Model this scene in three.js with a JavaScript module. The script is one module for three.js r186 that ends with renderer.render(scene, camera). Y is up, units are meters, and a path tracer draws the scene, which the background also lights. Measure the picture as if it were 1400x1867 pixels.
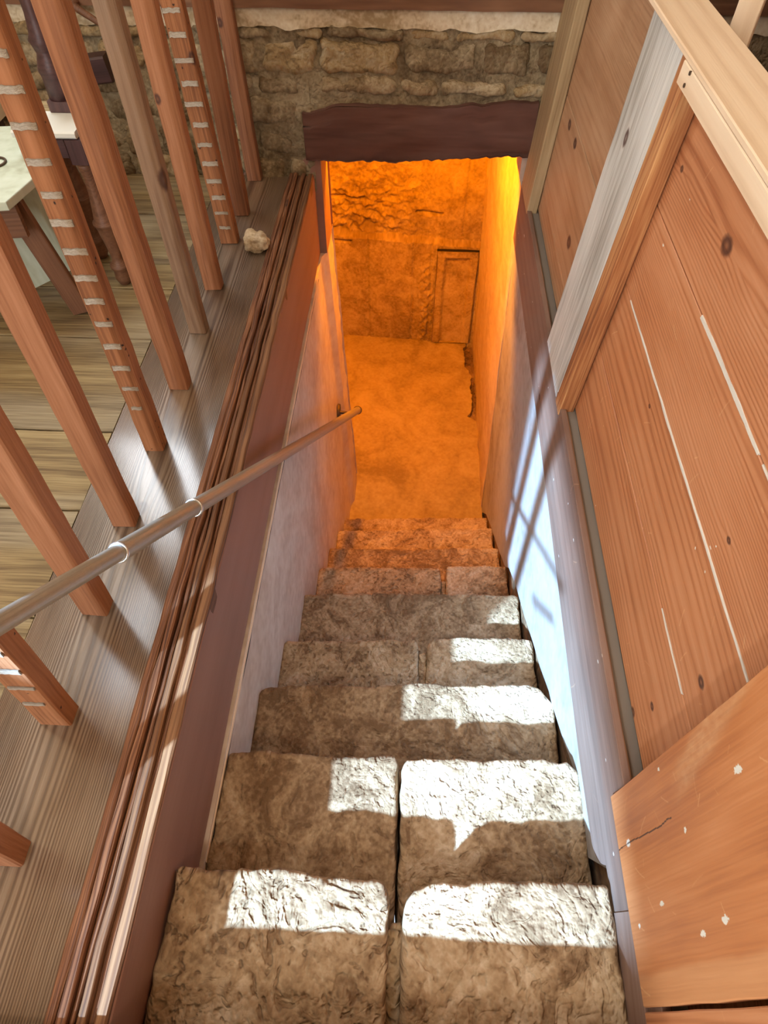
import * as THREE from 'three';
import { mergeVertices, mergeGeometries } from 'three/addons/utils/BufferGeometryUtils.js';
import { ImprovedNoise } from 'three/addons/math/ImprovedNoise.js';
import { RectAreaLightUniformsLib } from 'three/addons/lights/RectAreaLightUniformsLib.js';

// ------------------------------------------------------------------ camera, sky, lights, exposure
const scene = new THREE.Scene();
const renderer = new THREE.WebGLRenderer({ antialias: true });
renderer.toneMapping = THREE.LinearToneMapping;
renderer.toneMappingExposure = 1.0;
renderer.shadowMap.enabled = true;
RectAreaLightUniformsLib.init();

const camera = new THREE.PerspectiveCamera(75.44, 1400 / 1867, 0.02, 60);
camera.position.set(0, 1.25, 0);
{ // axes measured from the vanishing points of the stair and of the plumb lines
  const right = new THREE.Vector3(0.998822, 0, -0.048529);
  const up = new THREE.Vector3(-0.038184, 0.617159, -0.785911);
  const fwd = new THREE.Vector3(-0.02995, -0.786838, -0.616432);
  const m = new THREE.Matrix4().makeBasis(right, up, fwd.clone().negate());
  camera.quaternion.setFromRotationMatrix(m);
}
scene.add(camera);

scene.background = new THREE.Color().setRGB(0.75, 0.88, 1.0);
scene.backgroundIntensity = 1.0;

// low sun and daylight through the high window of the left wall, a door ajar behind, and a window beside the stone wall
const KEY = 17, FILL_SUNWIN = 7, FILL_SLIT = 70, FILL_STONEWIN = 18, FILL_LEFT = 14, LAMP_ROOM = 5, LAMP_LEFT = 1.6, LAMP_CELLAR = 13;
const sun = new THREE.DirectionalLight(new THREE.Color().setRGB(0.54, 0.90, 1.36), KEY);
sun.position.set(-0.75 * 4, 1.0 * 4, 0.85 * 4 - 0.7);
sun.target.position.set(0, 0, -0.7);
sun.castShadow = true; sun.shadow.radius = 2.6;
sun.shadow.mapSize.set(2048, 2048);
Object.assign(sun.shadow.camera, { left: -3, right: 3, top: 3, bottom: -3, near: 0.1, far: 12 });
scene.add(sun, sun.target);
function areaLight(color, intensity, w, h, pos, look) {
  const l = new THREE.RectAreaLight(color, intensity, w, h);
  l.position.set(...pos); l.lookAt(...look); scene.add(l); return l;
}
areaLight(new THREE.Color().setRGB(0.92, 0.96, 1.0), FILL_SUNWIN, 1.5, 1.1, [-1.72, 2.3, 1.55], [0.2, 0.6, 0.6]);        // high window, left wall
areaLight(new THREE.Color().setRGB(0.88, 0.95, 1.0), FILL_SLIT, 0.14, 1.7, [-1.31, 1.15, 2.55], [-1.31, 1.15, 0]);         // door ajar, wall behind
areaLight(new THREE.Color().setRGB(0.9, 0.96, 1.0), FILL_STONEWIN, 0.75, 1.1, [-1.33, 2.05, -2.62], [-1.33, 2.05, 0]);        // window above the stone wall
areaLight(new THREE.Color().setRGB(0.9, 0.96, 1.0), FILL_LEFT, 0.8, 0.5, [-1.70, 2.63, -1.9], [0, 2.63, -1.9]);             // small high window, left wall

// ------------------------------------------------------------------ noise and textures
const IN = new ImprovedNoise();
const n3 = (x, y, z) => IN.noise(x, y, z);
function rng(seed) { let s = (seed * 2654435761) >>> 0 || 1; return () => { s ^= s << 13; s >>>= 0; s ^= s >>> 17; s ^= s << 5; s >>>= 0; return s / 4294967296; }; }
const HASH = (() => { const r = rng(77), a = new Float32Array(65536); for (let i = 0; i < 65536; i++) a[i] = r(); return a; })();
function vn(x, y, s) { // value noise 0..1
  const xi = Math.floor(x), yi = Math.floor(y); let fx = x - xi, fy = y - yi;
  fx = fx * fx * (3 - 2 * fx); fy = fy * fy * (3 - 2 * fy);
  const h = (a, b) => HASH[((a * 374761 + b * 668265 + s * 9973) ^ (b * 7919 + s * 131)) & 65535];
  const a = h(xi, yi), b = h(xi + 1, yi), c = h(xi, yi + 1), d = h(xi + 1, yi + 1);
  return a + (b - a) * fx + (c - a) * fy + (a - b - c + d) * fx * fy;
}
function fbm(x, y, s, o = 4) { let t = 0, a = 0.5, n = 0; for (let i = 0; i < o; i++) { t += a * vn(x, y, s + i * 17); n += a; const q = x * 1.62 - y * 1.22 + 11.3; y = x * 1.22 + y * 1.62 + 5.7; x = q; a *= 0.5; } return t / n; }
const clamp = (x, a = 0, b = 1) => Math.min(b, Math.max(a, x));
const sm = (a, b, x) => { const t = clamp((x - a) / (b - a)); return t * t * (3 - 2 * t); };
function makeTex(w, h, fn) { // fn(i/w, j/h, out) -> out r g b (sRGB 0..255) and height 0..1
  const c = new Uint8Array(w * h * 4), b = new Uint8Array(w * h * 4), o = [0, 0, 0, 0.5];
  for (let j = 0; j < h; j++) for (let i = 0; i < w; i++) {
    fn(i / w, j / h, o); const k = (j * w + i) * 4;
    c[k] = clamp(o[0], 0, 255); c[k + 1] = clamp(o[1], 0, 255); c[k + 2] = clamp(o[2], 0, 255); c[k + 3] = 255;
    b[k] = b[k + 1] = b[k + 2] = clamp(o[3]) * 255; b[k + 3] = 255;
  }
  const mk = (d, srgb) => {
    const t = new THREE.DataTexture(d, w, h, THREE.RGBAFormat); t.wrapS = t.wrapT = THREE.MirroredRepeatWrapping;
    t.magFilter = THREE.LinearFilter; t.minFilter = THREE.LinearMipmapLinearFilter; t.generateMipmaps = true; t.anisotropy = 8;
    if (srgb) t.colorSpace = THREE.SRGBColorSpace; t.needsUpdate = true; return t;
  };
  return { map: mk(c, true), bumpMap: mk(b, false) };
}
const TL = 2.4, TW = 0.6; // a wood texture covers 2.4 m along the grain and 0.6 m across
function woodMat({ seed, base, dark, light, rings = 60, ringAmt = 0.5, fiber = 0.4, blotch = 0.5, knots = 4, knotR = 0.012, scratch = 0, flecks = 0, nails = 0, warp = 0.02, knotsAt = [], flecksAt = [], extra, rough = 0.75, bump = 0.0012, groove = 0, grey = 0, w = 1024, h = 384 }) {
  const r = rng(seed), K = [];
  for (let i = 0; i < knots; i++) K.push([r() * TL, r() * TW, knotR * (0.6 + r() * 0.9)]);
  K.push(...knotsAt);
  const SC = []; for (let i = 0; i < scratch; i++) SC.push([r() * TL, r() * TW, r() * Math.PI, 0.004 + r() * 0.016, r()]);
  const FL = []; for (let i = 0; i < flecks; i++) FL.push([r() * TL, r() * TW, 0.0015 + r() * 0.004, 0.001 + r() * 0.0018]);
  FL.push(...flecksAt);
  const NA = []; for (let i = 0; i < nails; i++) NA.push([r() * TL, r() * TW, 0.0015 + r() * 0.0013]);
  const t = makeTex(w, h, (a, b, o) => {
    const u = a * TL, v = b * TW;
    let y = v + (fbm(u * 1.3, v * 3, seed, 3) - 0.5) * warp * 2 + (vn(u * 0.5, v * 1.5, seed + 3) - 0.5) * warp * 2, kd = 0;
    for (const k of K) {
      const du = (u - k[0]) / 2.6, dv = v - k[1], d2 = du * du + dv * dv, R = k[2];
      if (d2 < R * R * 60) { y += Math.sign(dv || 1) * R * 0.9 * Math.exp(-d2 / (R * R * 6)); const d = Math.sqrt((u - k[0]) ** 2 * 0.45 + dv * dv) / R; kd = Math.max(kd, (1 - sm(0.6, 1.25, d + (vn(u * 200, v * 200, 5) - 0.5) * 0.12)) * (1 - 0.55 * Math.exp(-d * d * 7))); }
    }
    const density = rings * (0.6 + 0.8 * vn(y * 9, u * 0.15, seed + 9));
    const ph = y * density, ring = Math.pow(0.5 + 0.5 * Math.sin(ph * 6.283 + 3 * fbm(u * 0.7, y * 6, seed + 21, 2)), 2.2);
    const fib = fbm(u * 9, v * 420, seed + 31, 3), bl = fbm(u * 3, v * 9, seed + 41, 4), fine = vn(u * 60, v * 700, seed + 51);
    let k = ringAmt * (ring - 0.35) + fiber * (fib - 0.5) + blotch * (bl - 0.5) * 1.3;
    let m = clamp(0.5 + k, 0, 1.2);
    for (let c = 0; c < 3; c++) o[c] = m < 0.5 ? light[c] + (base[c] - light[c]) * m * 2 : base[c] + (dark[c] - base[c]) * (m - 0.5) * 2;
    if (grey) { const g = sm(0.45, 0.7, fbm(u * 1.7, v * 5, seed + 61, 4)) * grey; const l = (o[0] + o[1] + o[2]) / 3 * 1.05; o[0] += (l + 4 - o[0]) * g; o[1] += (l - o[1]) * g; o[2] += (l - 4 - o[2]) * g; }
    let H = 0.5 - (groove ? groove * (ring - 0.4) : 0.25 * (ring - 0.4)) + 0.5 * (fib - 0.5) + 0.15 * (fine - 0.5);
    if (kd > 0) { o[0] += (62 - o[0]) * kd * 0.8; o[1] += (38 - o[1]) * kd * 0.8; o[2] += (32 - o[2]) * kd * 0.8; H -= 0.15 * kd; }
    for (const s of SC) { const dx = u - s[0], dy = v - s[1]; if (Math.abs(dx) < 0.05 && Math.abs(dy) < 0.05) { const p = dx * Math.cos(s[2]) + dy * Math.sin(s[2]), q = -dx * Math.sin(s[2]) + dy * Math.cos(s[2]) + p * p * 4; if (Math.abs(p) < s[3] && Math.abs(q) < 0.0011) { const e = 0.28 * s[4] + 0.08; o[0] += (240 - o[0]) * e; o[1] += (200 - o[1]) * e; o[2] += (150 - o[2]) * e; H -= 0.1; } } }
    for (const f of FL) { const dx = (u - f[0]) / f[2], dy = (v - f[1]) / f[3]; if (Math.abs(dx) < 2 && Math.abs(dy) < 2 && dx * dx + dy * dy + 1.2 * (vn(u * 500, v * 500, 8) - 0.5) < 1) { o[0] = 226; o[1] = 226; o[2] = 218; } }
    for (const f of NA) { const dx = u - f[0], dy = v - f[1]; if (dx * dx + dy * dy < f[2] * f[2]) { o[0] = 36; o[1] = 22; o[2] = 18; H -= 0.3; } }
    o[3] = H; if (extra) extra(u, v, o);
  });
  return new THREE.MeshStandardMaterial({ ...t, bumpScale: bump, roughness: rough, metalness: 0 });
}
function stoneMat({ seed, base, dark, light, size = 1.2, px = 1024, pits = 0.5, bump = 0.006, rough = 0.92, f = 1, extra }) { // covers size x size metres
  const t = makeTex(px, px, (a, b, o) => {
    const u = a * size * f, v = b * size * f;
    const wx = fbm(u * 7, v * 7, seed + 1, 3) - 0.5, wy = fbm(u * 7, v * 7, seed + 2, 3) - 0.5;
    const big = fbm(u * 4 + wx, v * 4 + wy, seed, 4), mid = fbm(u * 22 + wx * 4, v * 22 + wy * 4, seed + 5, 4), fine = fbm(u * 130, v * 130, seed + 9, 3);
    const ridge = 1 - Math.abs(2 * fbm(u * 26 + wx * 9, v * 26 + wy * 9, seed + 13, 3) - 1);
    const pit = sm(0.58, 0.74, fbm(u * 75 + wx * 8, v * 75 + wy * 8, seed + 19, 3)) * pits;
    let m = 0.5 + (big - 0.5) * 1.5 + (mid - 0.5) * 1.1 + (fine - 0.5) * 0.8 + pit * 0.35;
    for (let c = 0; c < 3; c++) o[c] = m < 0.5 ? light[c] + (base[c] - light[c]) * clamp(m * 2, -0.2, 1) : base[c] + (dark[c] - base[c]) * clamp((m - 0.5) * 2, 0, 1.2);
    let H = 0.5 + (mid - 0.5) * 0.9 + (fine - 0.5) * 0.45 - pit * 0.4 - sm(0.94, 1, ridge) * 0.12;
    o[3] = H; if (extra) extra(a * size, b * size, o);
  });
  const m = new THREE.MeshStandardMaterial({ ...t, bumpScale: bump, roughness: rough, metalness: 0 }); m.userData.size = size; return m;
}
const M = {};
M.board = woodMat({ seed: 11, base: [196, 134, 92], dark: [164, 102, 66], light: [212, 156, 118], rings: 70, ringAmt: 0.42, blotch: 0.55, knots: 0, knotsAt: [[0.485, 0.113, 0.015], [0.421, 0.011, 0.012], [0.193, 0.126, 0.006], [0.9, 0.42, 0.005]], scratch: 130, flecks: 16, rough: 0.5, bump: 0.0006, w: 2048, h: 512 });
M.board2 = woodMat({ seed: 12, base: [194, 131, 88], dark: [160, 98, 62], light: [210, 152, 112], rings: 55, ringAmt: 0.34, blotch: 0.6, knots: 0, knotsAt: [[0.992, 0.197, 0.007], [1.014, 0.113, 0.006], [1.047, 0.415, 0.008], [0.499, 0.341, 0.004]], scratch: 150, flecks: 22, rough: 0.5, bump: 0.0006, w: 2048, h: 512 });
M.boardFar = woodMat({ seed: 13, base: [178, 140, 106], dark: [146, 104, 72], light: [196, 162, 130], rings: 50, ringAmt: 0.2, blotch: 0.7, knots: 4, scratch: 60, flecks: 3, rough: 0.55, bump: 0.0006 });
M.panel = woodMat({ seed: 14, base: [192, 124, 74], dark: [158, 94, 56], light: [212, 148, 100], rings: 24, ringAmt: 0.08, blotch: 0.9, knots: 0, scratch: 200, flecks: 10, flecksAt: [[0.542, 0.133, 0.010, 0.005], [0.148, 0.138, 0.008, 0.006], [0.352, 0.291, 0.008, 0.004], [0.420, 0.283, 0.010, 0.005], [0.238, 0.241, 0.007, 0.0035], [0.137, 0.259, 0.004, 0.004], [0.320, 0.065, 0.004, 0.003], [0.365, 0.165, 0.004, 0.004]], extra: (u, v, o) => { // rubbed patch, paler near edge and a crack along the grain
    const rub = (1 - sm(0.012, 0.035, Math.abs(v - 0.02 - 0.30 * (0.62 - u) - 0.02 * fbm(u * 20, v * 9, 3, 3)))) * sm(0.33, 0.42, u) * (1 - sm(0.6, 0.68, u)) * (0.3 + 0.7 * fbm(u * 90, v * 160, 4, 3)) * 0.5 + sm(0.322, 0.334, v + 0.01 * fbm(u * 14, 1, 2, 3)) * 0.28; o[0] += (228 - o[0]) * rub; o[1] += (192 - o[1]) * rub; o[2] += (152 - o[2]) * rub;
    if (u > 0.05 && u < 0.33 && Math.abs(v - 0.140 - 0.012 * (fbm(u * 12, 3, 6, 3) - 0.5)) < 0.0011) { o[0] *= 0.45; o[1] *= 0.4; o[2] *= 0.4; o[3] -= 0.3; } }, rough: 0.55, bump: 0.0006, w: 2048, h: 512 });
M.studOrange = woodMat({ seed: 21, base: [158, 106, 72], dark: [124, 78, 50], light: [178, 126, 92], rings: 45, ringAmt: 0.18, fiber: 0.7, blotch: 0.6, knots: 5, knotR: 0.009, rough: 0.8, bump: 0.0012 });
M.studLath = woodMat({ seed: 22, base: [160, 106, 68], dark: [122, 76, 46], light: [178, 122, 84], rings: 40, ringAmt: 0.2, fiber: 0.8, blotch: 0.7, knots: 3, knotR: 0.008, nails: 330, rough: 0.85, bump: 0.0014 });
M.studGrey = woodMat({ seed: 23, base: [138, 110, 86], dark: [108, 80, 60], light: [156, 128, 104], rings: 35, ringAmt: 0.18, fiber: 0.6, blotch: 0.6, knots: 6, rough: 0.8, grey: 0.5, bump: 0.0012 });
M.studBrown = woodMat({ seed: 24, base: [144, 96, 66], dark: [104, 64, 44], light: [160, 112, 82], rings: 35, ringAmt: 0.18, fiber: 0.6, blotch: 0.6, knots: 6, knotR: 0.014, rough: 0.8, bump: 0.0012 });
M.greyPlank = woodMat({ seed: 31, base: [200, 200, 196], dark: [158, 154, 146], light: [222, 222, 218], rings: 22, ringAmt: 0.16, fiber: 0.9, blotch: 0.8, knots: 2, rough: 0.85, grey: 0.6, bump: 0.0014 });
M.post = woodMat({ seed: 32, base: [170, 110, 66], dark: [118, 68, 40], light: [206, 156, 104], rings: 60, ringAmt: 0.35, fiber: 1.0, blotch: 0.7, knots: 0, rough: 0.75, bump: 0.0016 });
M.endPost = woodMat({ seed: 38, base: [172, 150, 114], dark: [134, 110, 80], light: [190, 170, 136], rings: 30, ringAmt: 0.2, fiber: 0.6, blotch: 0.6, knots: 1, rough: 0.8, bump: 0.001 });
M.pine = woodMat({ seed: 33, base: [232, 208, 178], dark: [206, 176, 142], light: [242, 224, 198], rings: 22, ringAmt: 0.3, fiber: 0.25, blotch: 0.35, knots: 2, knotR: 0.006, rough: 0.65, bump: 0.0005 });
M.fascia = woodMat({ seed: 34, base: [150, 112, 96], dark: [128, 90, 76], light: [164, 128, 114], rings: 14, ringAmt: 0.1, fiber: 0.2, blotch: 0.4, knots: 0, rough: 0.55, bump: 0.0003 });
M.fasciaR = woodMat({ seed: 35, base: [132, 103, 88], dark: [104, 78, 66], light: [152, 126, 112], rings: 20, ringAmt: 0.14, fiber: 0.4, blotch: 0.6, knots: 3, knotR: 0.007, flecks: 60, scratch: 20, rough: 0.85, grey: 0.3, bump: 0.0004 });
M.trim = woodMat({ seed: 36, base: [124, 80, 52], dark: [80, 47, 29], light: [166, 120, 84], rings: 110, ringAmt: 0.55, fiber: 0.9, blotch: 0.7, knots: 2, rough: 0.65, bump: 0.002 });
M.trimLight = woodMat({ seed: 37, base: [122, 84, 54], dark: [84, 54, 35], light: [150, 110, 74], rings: 60, ringAmt: 0.4, fiber: 0.8, blotch: 0.7, knots: 0, rough: 0.7, bump: 0.0015 });
M.lip = new THREE.MeshStandardMaterial({ color: '#7d746a', roughness: 0.9 });
M.floor = woodMat({ seed: 41, base: [146, 126, 86], dark: [104, 84, 54], light: [168, 150, 108], rings: 26, ringAmt: 0.3, fiber: 0.9, blotch: 0.8, knots: 6, knotR: 0.012, rough: 0.75, grey: 0.35, bump: 0.0015, w: 2048 });
M.plate = woodMat({ seed: 42, base: [122, 98, 76], dark: [82, 60, 44], light: [148, 128, 106], rings: 190, ringAmt: 0.6, fiber: 0.5, blotch: 0.6, knots: 2, warp: 0.012, rough: 0.5, groove: 0.9, grey: 0.5, bump: 0.0022, w: 1024, h: 1024 });
M.plate = Object.assign(new THREE.MeshPhysicalMaterial({ map: M.plate.map, bumpMap: M.plate.bumpMap, bumpScale: 0.0016, roughness: 0.42, clearcoat: 1, clearcoatRoughness: 0.16 }));
M.lintel = woodMat({ seed: 43, base: [98, 64, 54], dark: [72, 44, 36], light: [116, 82, 70], rings: 30, ringAmt: 0.25, fiber: 0.7, blotch: 0.6, knots: 1, rough: 0.75, bump: 0.002 });
M.darkWood = woodMat({ seed: 44, base: [74, 48, 48], dark: [52, 32, 32], light: [96, 66, 62], rings: 30, ringAmt: 0.2, fiber: 0.4, blotch: 0.5, knots: 0, rough: 0.45, bump: 0.0005 });
M.legWood = woodMat({ seed: 45, base: [116, 78, 54], dark: [84, 54, 36], light: [140, 100, 74], rings: 30, ringAmt: 0.2, fiber: 0.5, blotch: 0.5, knots: 0, rough: 0.55, bump: 0.0006 });
M.beam = woodMat({ seed: 46, base: [120, 84, 60], dark: [84, 54, 38], light: [146, 108, 80], rings: 30, ringAmt: 0.25, fiber: 0.7, blotch: 0.6, knots: 1, rough: 0.8, bump: 0.002 });
M.dark = new THREE.MeshStandardMaterial({ color: '#1c1410', roughness: 0.95 });
M.filler = new THREE.MeshStandardMaterial({ color: '#d9d6cc', roughness: 0.9 });
M.slabs = [0, 1, 2].map((i) => stoneMat({ seed: 61 + i * 40, base: [176, 152, 121], dark: [132, 107, 80], light: [206, 188, 162], size: 1.2, bump: 0.011, pits: 0.6 + 0.3 * (i === 0) }));
M.rubble = [0, 1, 2].map((i) => stoneMat({ seed: 201 + i * 40, base: [[150, 130, 98], [138, 122, 95], [160, 137, 98]][i], dark: [108, 90, 64], light: [178, 162, 132], size: 1.0, px: 512, bump: 0.010, pits: 0.4 }));
M.mortar = stoneMat({ seed: 301, px: 768, base: [140, 125, 98], dark: [106, 91, 68], light: [168, 154, 126], size: 1.4, bump: 0.010, pits: 0.5 });
M.whitewash = stoneMat({ seed: 311, base: [214, 200, 172], dark: [176, 156, 124], light: [230, 222, 200], size: 1.4, px: 512, bump: 0.004, pits: 0.5 });
M.plaster = stoneMat({ seed: 321, px: 512, base: [212, 196, 180], dark: [196, 176, 158], light: [224, 212, 198], size: 2.4, bump: 0.0025, pits: 0.1, f: 0.35, rough: 0.85 });
M.plasterGrey = stoneMat({ seed: 331, px: 512, base: [172, 172, 172], dark: [152, 148, 144], light: [182, 184, 186], size: 2.4, bump: 0.0015, pits: 0.1, f: 0.35, rough: 0.8 });
M.concrete = stoneMat({ seed: 341, base: [180, 156, 100], dark: [146, 122, 74], light: [200, 178, 122], size: 2.4, bump: 0.006, pits: 0.5, f: 0.6 });
M.slabFloor = stoneMat({ seed: 351, px: 768, base: [176, 154, 100], dark: [152, 130, 82], light: [190, 170, 116], size: 2.4, bump: 0.003, pits: 0.2, f: 0.5});
M.dirt = stoneMat({ seed: 361, base: [134, 108, 80], dark: [96, 74, 52], light: [160, 132, 100], size: 1.2, px: 512, bump: 0.012, pits: 0.8 });
M.pipe = new THREE.MeshStandardMaterial({ color: '#8d8478', roughness: 0.42, metalness: 0.75 });
{ const t = makeTex(512, 256, (a, b, o) => { const k = fbm(a * 40, b * 6, 5, 3), s = vn(a * 90, b * 200, 9); const q = (k - 0.5) * 26 + (s - 0.5) * 10; o[0] = 160 + q; o[1] = 152 + q; o[2] = 138 + q; o[3] = 0.5 + (s - 0.5) * 0.3; }); M.pipe = new THREE.MeshStandardMaterial({ map: t.map, roughness: 0.4, metalness: 0.25 }); }
M.chrome = new THREE.MeshStandardMaterial({ color: '#d4d6d8', roughness: 0.22, metalness: 0.9 });
M.iron = new THREE.MeshStandardMaterial({ color: '#5a4a3c', roughness: 0.55, metalness: 0.6 });
M.mark = stoneMat({ seed: 371, base: [206, 192, 172], dark: [170, 144, 116], light: [224, 214, 198], size: 0.4, px: 256, bump: 0.003, pits: 0.6 });
M.painted = stoneMat({ seed: 381, base: [190, 200, 178], dark: [160, 164, 138], light: [204, 214, 196], size: 1.2, px: 256, bump: 0.0005, pits: 0.1, f: 0.4, rough: 0.55 });
M.white = new THREE.MeshStandardMaterial({ color: '#d8dad2', roughness: 0.5 });
M.cream = new THREE.MeshStandardMaterial({ color: '#e8dcc0', roughness: 0.8 });
M.navy = new THREE.MeshStandardMaterial({ color: '#141c30', roughness: 0.9 });
M.wallPlain = stoneMat({ seed: 391, base: [196, 176, 148], dark: [170, 148, 120], light: [210, 192, 166], size: 2.4, px: 256, bump: 0.002, pits: 0.1, f: 0.4 });
M.glow = new THREE.MeshStandardMaterial({ color: '#ffffff', emissive: new THREE.Color().setRGB(1, 0.86, 0.66), emissiveIntensity: 4, roughness: 0.4 });
M.glowAmber = new THREE.MeshStandardMaterial({ color: '#ff9a20', emissive: new THREE.Color().setRGB(1, 0.42, 0.03), emissiveIntensity: 6, roughness: 0.4 });

// ------------------------------------------------------------------ scene helpers
const used = {};
function numbered(n) { const k = used[n] = (used[n] ?? -1) + 1; return k ? `${n}_${String(k).padStart(3, '0')}` : n; }
function shade(o) { o.traverse((x) => { if (x.isMesh) { x.castShadow = true; x.receiveShadow = true; } }); }
function thing(name, label, category, pos = [0, 0, 0], group) {
  const o = new THREE.Group(); o.name = numbered(name); o.position.set(...pos); o.userData = { label, category }; if (group) o.userData.group = group;
  scene.add(o); o.updateMatrixWorld(true); return o;
}
function struct(name, label, pos = [0, 0, 0]) {
  const o = new THREE.Group(); o.name = numbered(name); o.position.set(...pos); o.userData = { kind: 'structure', label }; scene.add(o); o.updateMatrixWorld(true); return o;
}
function add(parent, name, geo, mat, world = true) { // geometry in world coordinates is moved into the parent's frame
  if (world) { parent.updateMatrixWorld(true); geo.applyMatrix4(parent.matrixWorld.clone().invert()); }
  geo.computeBoundingBox(); const c = geo.boundingBox.getCenter(new THREE.Vector3()); geo.translate(-c.x, -c.y, -c.z);
  const m = new THREE.Mesh(geo, mat); m.name = name; m.position.copy(c); m.castShadow = m.receiveShadow = true; parent.add(m); return m;
}
let uvSeed = 1;
// a sawn board: length along x, thickness along y (front face at +y), width along z, chamfered and slightly uneven
function boardGeo(L, W, T, { c = 0.002, n = 0, wob = 0.0006, seed = 0, uo, vo } = {}) {
  const r = rng(seed * 13 + 7 * uvSeed++ + 3); uo ??= r() * TL; vo ??= r() * TW;
  n = n || Math.max(2, Math.min(40, Math.round(L / 0.06)));
  const hw = W / 2, ht = T / 2; c = Math.min(c, hw * 0.45, ht * 0.45);
  const P = [[-hw + c, ht], [hw - c, ht], [hw, ht - c], [hw, -ht + c], [hw - c, -ht], [-hw + c, -ht], [-hw, -ht + c], [-hw, ht - c]];
  const pos = [], uv = [], idx = []; let acc = 0; const s = seed * 3.7 + uvSeed * 1.31;
  const pt = (i, k) => { const x = -L / 2 + L * i / n, [z, y] = P[k], a = n3(x * 9 + s, k > 3 ? 4 : 1, s), b = n3(x * 13, s, k === 0 || k > 5 ? 3 : 7), q = n3(x * 60, s, k); return [x + (i === 0 || i === n ? q * wob * 2 : 0), y + a * wob, z + b * wob * 1.6 + q * wob * 0.5]; };
  for (let k = 0; k < 8; k++) {
    const k2 = (k + 1) % 8, l = Math.hypot(P[k][0] - P[k2][0], P[k][1] - P[k2][1]), o = pos.length / 3;
    for (let i = 0; i <= n; i++) { pos.push(...pt(i, k), ...pt(i, k2)); const u = (L * i / n + uo) / TL; uv.push(u, (acc + vo) / TW, u, (acc + l + vo) / TW); }
    for (let i = 0; i < n; i++) { const a = o + i * 2; idx.push(a, a + 1, a + 2, a + 1, a + 3, a + 2); }
    acc += l;
  }
  for (const e of [0, n]) { const o = pos.length / 3; for (let k = 0; k < 8; k++) { pos.push(...pt(e, k)); uv.push((P[k][1] * 0.3 + uo) / TL, (P[k][0] + vo) / TW); } for (let k = 1; k < 7; k++) e ? idx.push(o, o + k + 1, o + k) : idx.push(o, o + k, o + k + 1); }
  const g = new THREE.BufferGeometry(); g.setAttribute('position', new THREE.Float32BufferAttribute(pos, 3)); g.setAttribute('uv', new THREE.Float32BufferAttribute(uv, 2)); g.setIndex(idx); g.computeVertexNormals(); return g;
}
// a board from a to b (centre line of its front face), its front facing `normal`
function board(parent, name, a, b, W, T, normal, mat, opt = {}) {
  const A = new THREE.Vector3(...a), B = new THREE.Vector3(...b), X = B.clone().sub(A), L = X.length(); X.normalize();
  let Y = new THREE.Vector3(...normal); Y.addScaledVector(X, -Y.dot(X)).normalize(); const Z = new THREE.Vector3().crossVectors(X, Y);
  const g = boardGeo(L, W, T, opt), m = new THREE.Matrix4().makeBasis(X, Y, Z); const c = A.add(B).multiplyScalar(0.5).addScaledVector(Y, -T / 2); m.setPosition(c);
  g.applyMatrix4(m); return add(parent, name, g, mat, opt.world ?? true);
}
// a stone: box of half extents h, rounded, roughened; uv from its plan
function stoneGeo(cx, cy, cz, sx, sy, sz, { r = 0.012, amp = 0.006, f = 14, seed = 0, seg = 0.012, size = 1.2, far, mod, maxSeg = 90, top = 1 } = {}) {
  const S = (d) => Math.max(2, Math.min(maxSeg, Math.round(d / seg)));
  let g = new THREE.BoxGeometry(sx, sy, sz, S(sx), S(sy), S(sz)); g.deleteAttribute('normal'); g.deleteAttribute('uv'); g = mergeVertices(g, 1e-5);
  const p = g.attributes.position, v = new THREE.Vector3(), hx = sx / 2, hy = sy / 2, hz = sz / 2, uv = new Float32Array(p.count * 2); r = Math.min(r, hx * 0.9, hy * 0.9, hz * 0.9);
  for (let i = 0; i < p.count; i++) {
    v.fromBufferAttribute(p, i); const q = new THREE.Vector3(clamp(v.x, -hx + r, hx - r), clamp(v.y, -hy + r, hy - r), clamp(v.z, -hz + r, hz - r)), d = v.clone().sub(q);
    if (d.lengthSq() > 1e-12) { d.normalize(); v.copy(q).addScaledVector(d, r); } else d.set(0, 1, 0);
    if (d.lengthSq() < 0.5) d.set(0, 1, 0);
    if (mod) mod(v, hx, hy, hz);
    const X = (v.x + cx) * f + seed * 5.1, Y = (v.y + cy) * f + seed * 3.3, Z = (v.z + cz) * f + seed;
    const k = amp * (n3(X, Y, Z) + 0.5 * n3(X * 2.3, Y * 2.3, Z * 2.3) + 0.25 * n3(X * 5.1, Y * 5.1, Z * 5.1));
    const k2 = amp * 0.7 * n3(X * 0.5 + 9, Y * 0.5, Z * 0.5);
    v.addScaledVector(d, k + k2); if (far) far(v, hx, hy, hz);
    p.setXYZ(i, v.x + cx, v.y + cy, v.z + cz); uv[i * 2] = (v.x + (seed * 0.37) % 0.3) / size + 0.45; uv[i * 2 + 1] = (v.z - v.y + (seed * 0.53) % 0.5) / size + 0.3;
  }
  g.setAttribute('uv', new THREE.BufferAttribute(uv, 2)); g.computeVertexNormals(); return g;
}
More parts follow.
